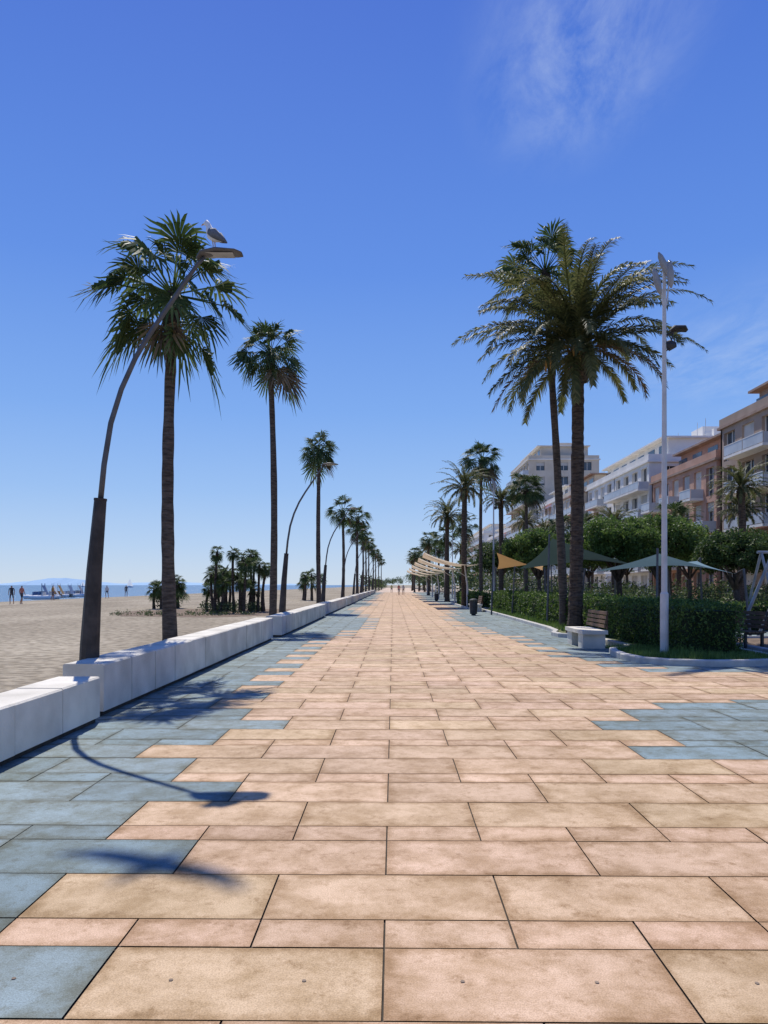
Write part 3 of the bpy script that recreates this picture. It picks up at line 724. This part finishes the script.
# ---------------------------------------------------------------- buildings
def building(name,X,y0,y1,nf,fh,wall_m,bay=3.4,balc='strip',setback=0,seed=0,dep=15,rail='rail',bstep=0):
    r=random.Random(seed); e=empty(name,(X,y0,0)); Lg=y1-y0; H=nf*fh; W=G();GL=G();BA=G();BL=G();RF=G();AW=G()
    GL.box(.36,dep-.3,.36,Lg-.3,0,H-.05)
    nb=max(1,int(round(Lg/bay))); bw=Lg/nb; ww=bw*.62; pw=(bw-ww)/2
    nb2=3; bw2=dep/nb2; ww2=bw2*.36; pw2=(bw2-ww2)/2
    for f in range(nf):
        z=f*fh; s0=z+ (.15 if balc!='none' and f>0 else .9); s1=z+fh-.45
        W.box(0,.35,0,Lg,z,s0); W.box(0,.35,0,Lg,s1,z+fh)
        for b in range(nb):
            a=b*bw; W.box(0,.35,a,a+pw,s0,s1); W.box(0,.35,a+bw-pw,a+bw,s0,s1)
            BA.box(.28,.34,a+bw/2-.04,a+bw/2+.04,s0,s1); BA.box(.28,.34,a+pw,a+pw+.07,s0,s1); BA.box(.28,.34,a+bw-pw-.07,a+bw-pw,s0,s1)
            if r.random()<.5:
                hgt=r.uniform(.3,.9)*(s1-s0); BL.box(.2,.27,a+pw,a+bw-pw,s1-hgt,s1)
            has = balc=='strip' or (balc=='alt' and b%2==(f+seed)%2) or (balc=='pair' and b%3!=1)
            if f>0 and has and balc!='none':
                o=1.3; BA.box(-o,-.003,a+.05,a+bw-.05,z-.12,z+.1)
                RL.box(-o+.02,-o+.05,a+.07,a+bw-.07,z+.16,z+.95)
                BA.box(-o,-o+.07,a+.05,a+bw-.05,z+.955,z+1.02)
                RL.box(-o+.1,-.01,a+.055,a+.09,z+.103,z+.95)
                if r.random()<.14: 
                    AW.face([(-.01,a+.2,z+fh-.5),(-.01,a+bw-.2,z+fh-.5),(-1.35,a+bw-.2,z+fh-1.1),(-1.35,a+.2,z+fh-1.1)])
        s0=z+.9
        W.box(.353,dep,0,.35,z,s0); W.box(.353,dep,0,.35,s1,z+fh)
        for b in range(nb2):
            a=b*bw2; W.box(max(a,.353),a+pw2,0,.35,s0,s1); W.box(a+bw2-pw2,a+bw2,0,.35,s0,s1)
            BA.box(a+bw2/2-.04,a+bw2/2+.04,.28,.34,s0,s1)
            if r.random()<.5: BL.box(a+pw2,a+bw2-pw2,.2,.27,s1-r.uniform(.3,.9)*(s1-s0),s1)
    W.box(0,dep,Lg-.29,Lg,0,H); W.box(dep-.29,dep,.36,Lg-.3,0,H)
    RF.box(-.25,dep+.25,-.25,Lg+.25,H+.003,H+.22)
    W.box(-.1,.1,-.1,Lg+.1,H+.223,H+.95); W.box(.103,dep,-.1,.1,H+.223,H+.95)
    p0=2.8; W.box(p0,dep-2,1.5,Lg-1.5,H+.223,H+3.1); RF.box(p0-.8,dep-1.6,1.0,Lg-1.0,H+3.103,H+3.3)
    for b in range(int(Lg/4)): GL.box(p0-.04,p0-.003,2.2+b*4,4.6+b*4,H+.5,H+2.6)
    W.box(dep*.55,dep*.8,Lg*.35,Lg*.6,H+3.303,H+5.2)
    for k in range(4):
        yy=r.uniform(1.5,Lg-1.5); RL.tube([(dep*.5,yy,H+3.3),(dep*.5,yy,H+5.6)],[.04,.03],5)
        W.box(dep*.5+1,dep*.5+1.6,yy,yy+.6,H+3.303,H+4.4)
    W.make('walls',[wall_m],e); GL.make('windows',[M['glass']],e); BA.make('balconies_and_frames',[M['bw']],e); BL.make('blinds',[M['blind']],e); RF.make('roof',[M['bw'] if setback else M['roof']],e)
    if AW.v: AW.make('awnings',[M['awn']],e)
    RL.make('railings',[M['rail']],e)
for spec in [('brown_apartment_building',30,52,69.6,5,3.15,M['bb'],3.5,'pair',0,1),
             ('salmon_apartment_building',30,70.5,88,4,3.3,M['bs'],2.9,'alt',0,2),
             ('white_apartment_building',30,89,103,5,3.2,M['bw'],3.3,'strip',1,3),
             ('white_apartment_building',31,103.6,121,5,3.3,M['bw'],3.5,'pair',1,4),
             ('cream_apartment_building',30,122,139,5,3.3,M['bc'],3.3,'strip',0,5),
             ('white_apartment_building',30,140,157,5,3.4,M['bw'],3.3,'strip',1,6),
             ('tall_apartment_building',29,162,186,9,3.15,M['bc'],3.6,'strip',1,7),
             ('white_apartment_building',30,190,240,5,3.1,M['bw'],3.6,'pair',1,8),
             ('white_apartment_building',30,250,330,6,3.1,M['bw'],3.8,'strip',1,9)]:
    RL=G()
    building(*spec)

# ---------------------------------------------------------------- people, gulls, boats, parasols
def person(x,y,rz,shirt,legs,skin=(.42,.25,.17),hair=(.03,.02,.015),h=1.7,walk=.25,bare=False):
    vv=[(0,0,.93),(0,0,1.1),(0,0,1.28),(0,0,1.42),(0,0,1.50),(0,.01,1.58),(0,.01,1.66),
        (.10,0,.90),(.11,walk*.5,.50),(.11,walk*.3,.08),(.11,walk*.3+.14,.03),
        (-.10,0,.90),(-.11,-walk*.4,.50),(-.11,-walk*1.1,.10),(-.11,-walk*1.1+.12,.03),
        (.19,0,1.40),(.24,-.06,1.13),(.25,.04,.90),(.25,.06,.80),
        (-.19,0,1.40),(-.24,.03,1.13),(-.25,.14,.90),(-.25,.17,.80)]
    ee=[(0,1),(1,2),(2,3),(3,4),(4,5),(5,6),(0,7),(7,8),(8,9),(9,10),(0,11),(11,12),(12,13),(13,14),(3,15),(15,16),(16,17),(17,18),(3,19),(19,20),(20,21),(21,22)]
    ra=[.15,.135,.155,.12,.055,.085,.085,.095,.065,.045,.035,.095,.065,.045,.035,.06,.045,.033,.03,.06,.045,.033,.03]
    me=bpy.data.meshes.new('body'); me.from_pydata(vv,ee,[]); o=bpy.data.objects.new('person',me); COL.objects.link(o)
    sk=o.modifiers.new('s','SKIN'); 
    for i,rr_ in enumerate(ra): me.skin_vertices[0].data[i].radius=(rr_,rr_*.8)
    me.skin_vertices[0].data[0].use_root=True
    sb=o.modifiers.new('b','SUBSURF'); sb.levels=1
    dg=bpy.context.evaluated_depsgraph_get(); em=bpy.data.meshes.new_from_object(o.evaluated_get(dg))
    o.modifiers.clear(); o.data=em
    em.materials.clear()
    for n_,c in (('skin',skin),('shirt',shirt),('trousers',legs),('hair',hair)): em.materials.append(mat('person_'+n_,c,None,5,.8))
    for p in em.polygons:
        c=p.center; z=c.z; k=0
        if .55<z<1.0 and abs(c.x)<.21: k=2
        if 1.0<=z<1.47 and (abs(c.x)<.2 or z>1.2): k=1 if not bare else 0
        if z>1.62 or (z>1.56 and c.y<-.01): k=3
        p.material_index=k; p.use_smooth=True
    o.location=(x,y,.0); o.rotation_euler=(0,0,rz); o.scale=(h/1.72,)*3
    return o
person(.9,118,0.2,(.5,.1,.08),(.05,.06,.12)); person(1.6,119,0,(.6,.6,.58),(.3,.25,.2),h=1.62)
person(-.3,150,3,(.6,.55,.2),(.06,.06,.08)); person(2.2,165,3,(.3,.3,.3),(.1,.1,.2))
for (x,y,c) in ((-33.5,66,(.05,.05,.06)),(-32.9,66.6,(.5,.2,.15)),(-38,84,(.5,.3,.1)),(-36.5,96,(.6,.6,.6)),(-39,110,(.1,.1,.1))):
    o=person(x,y,R.uniform(0,6),c,(.08,.08,.1)); o.location.z=-.1
def gull(x,y,z,rz,s=.85):
    e=empty('seagull',(x,y,z),(0,0,rz)); e.scale=(s,s,s*1.1)
    g=G(); g.tube([(-.16,0,.12),(-.12,0,.15),(-.04,0,.20),(.04,0,.25),(.08,0,.32),(.095,0,.38),(.13,0,.415),(.175,0,.41)],[.015,.045,.085,.085,.055,.040,.045,.018],12); g.make('body',[M['gullw']],e,smooth=True)
    g=G()
    for s_ in (-1,1): g.tube([(.05,s_*.07,.26),(-.05,s_*.08,.22),(-.14,s_*.05,.15),(-.23,s_*.02,.09)],[(.02,.045),(.035,.07),(.025,.045),(.005,.01)],8)
    g.make('wings',[M['gullg']],e,smooth=True)
    g=G(); g.tube([(.165,0,.41),(.205,0,.405),(.225,0,.39)],[.012,.010,.003],6)
    for s_ in (-1,1):
        g.tube([(0,s_*.03,.14),(-.01,s_*.03,.06),(0,s_*.03,0)],[.009,.007,.007],5); g.face([(-.01,s_*.03,.004),(.05,s_*.03-.02,.004),(.05,s_*.03+.02,.004)])
    g.make('beak_and_legs',[M['gully']],e)
    return e
gull(-2.38,10,6.03,radians(160))
def flying_gull(x,y,z,rz):
    e=empty('seagull',(x,y,z),(0,0,rz))
    g=G(); g.tube([(-.3,0,0),(-.2,0,.0),(-.05,0,.0),(.08,0,.01),(.17,0,.03),(.22,0,.035),(.27,0,.02)],[(.01,.06),(.03,.05),(.07,.07),(.07,.07),(.045,.045),(.04,.04),(.01,.01)],12); g.make('body',[M['gullw']],e,smooth=True)
    g=G()
    for s in (-1,1):
        st=[(.04,.05,.03,.11),(.08,.28,.09,.10),(.05,.48,.08,.08),(-.06,.66,.05,.03)]
        for a,b in zip(st,st[1:]):
            g.face([(a[0]+a[3],s*a[1],a[2]),(b[0]+b[3],s*b[1],b[2]),(b[0]-b[3],s*b[1],b[2]-.01),(a[0]-a[3],s*a[1],a[2]-.01)])
    g.make('wings',[M['gullg']],e)
    g=G(); g.tube([(.26,0,.02),(.31,0,.01)],[.012,.003],6); g.make('beak',[M['gully']],e)
flying_gull(-1.38-.177*15,4.30+.714*15,15,radians(66))

def parasol(x,y,c):
    e=empty('beach_parasol',(x,y,-.1)); g=G(); n=8
    g.v.append((0,0,2.25)); 
    for k in range(n): g.v.append((1.0*cos(k*2*pi/n),1.0*sin(k*2*pi/n),1.85))
    for k in range(n): g.f.append((0,1+k,1+(k+1)%n)); g.m.append(0)
    for k in range(n):
        a=g.v[1+k]; b=g.v[1+(k+1)%n]; g.face([a,b,(b[0],b[1],1.72),(a[0],a[1],1.72)])
    g.make('shade',[mat('parasol_fabric',c)],e); g=G(); g.tube([(0,0,0),(0,0,2.2)],[.025,.025],6); g.make('pole',[M['white']],e)
    g=G(); g.box(.3,.9,-.9,.6,.28,.34); g.face([(.3,.6,.34),(.9,.6,.34),(.9,1.1,.75),(.3,1.1,.75)])
    for xx in (.35,.85):
        for yy in (-.8,.5): g.box(xx-.02,xx+.02,yy-.02,yy+.02,0,.278)
    g.make('lounger',[M['white']],e)
for i in range(8): parasol(-38.5+R.uniform(-1.5,3),125+i*12+R.uniform(-1,1),[(.55,.55,.52),(.1,.2,.45),(.5,.45,.3),(.15,.35,.5)][i%4])
def pedal_boat(x,y,rz,c):
    e=empty('pedal_boat',(x,y,-.35),(0,0,rz)); g=G()
    for s in (-.7,.7): g.tube([(-1.9,s,.3),(-1.6,s,.2),(0,s,.15),(1.5,s,.2),(2,s,.4)],[(.05,.05),(.22,.3),(.25,.32),(.22,.28),(.05,.05)],10)
    g.make('hull',[M['gullw']],e,smooth=True); g=G(); g.box(-1.2,.8,-.6,.6,.42,.5); g.box(-.9,-.75,-.6,.6,.503,1.0); g.box(.1,.25,-.6,.6,.503,.95)
    g.face([(-1.1,-.3,1.9),(-1.1,.3,1.9),(-1.9,.3,.5),(-1.9,-.3,.5)])
    for s in (-.3,.3): g.tube([(-1.1,s,.5),(-1.1,s,2.2)],[.03,.03],5)
    g.make('seats_and_slide',[mat('pedal_boat_plastic',c)],e)
for i in range(7): pedal_boat(-50+R.uniform(-2,2)-i*1.2,106+i*4.5,R.uniform(-.6,.6)+3.14,[(.6,.6,.6),(.12,.2,.35),(.45,.42,.4),(.5,.3,.12)][i%4])
def sailboat(x,y,s=1):
    e=empty('sailboat',(x,y,-.4),(0,0,.5)); g=G(); g.tube([(-3,0,.5),(-2.5,0,.4),(0,0,.35),(2.4,0,.5),(3.4,0,.8)],[(.3,.5),(.45,.8),(.5,.95),(.3,.6),(.05,.05)],12); g.box(-1.2,1.2,-.5,.5,.8,1.3); g.make('hull',[M['gullw']],e,smooth=False)
    g=G(); g.tube([(.4,0,.8),(.4,0,8)],[.06,.04],6); g.tube([(.4,0,1.6),(-2.4,0,1.6)],[.04,.04],6); g.make('mast',[M['white']],e)
    g=G(); g.face([(.3,0,1.7),(-2.3,0,1.7),(-1.2,.1,4.5),(.3,0,7.8)]); g.face([(.5,0,7.2),(3.2,0,1.2),(.6,.15,1.5)]); g.make('sails',[sailm],e)
    e.scale=(s,s,s)
sailm=fabric('white_sailcloth',(.85,.85,.83),.5)
sailboat(-210,600,.9); sailboat(-330,800,.8)
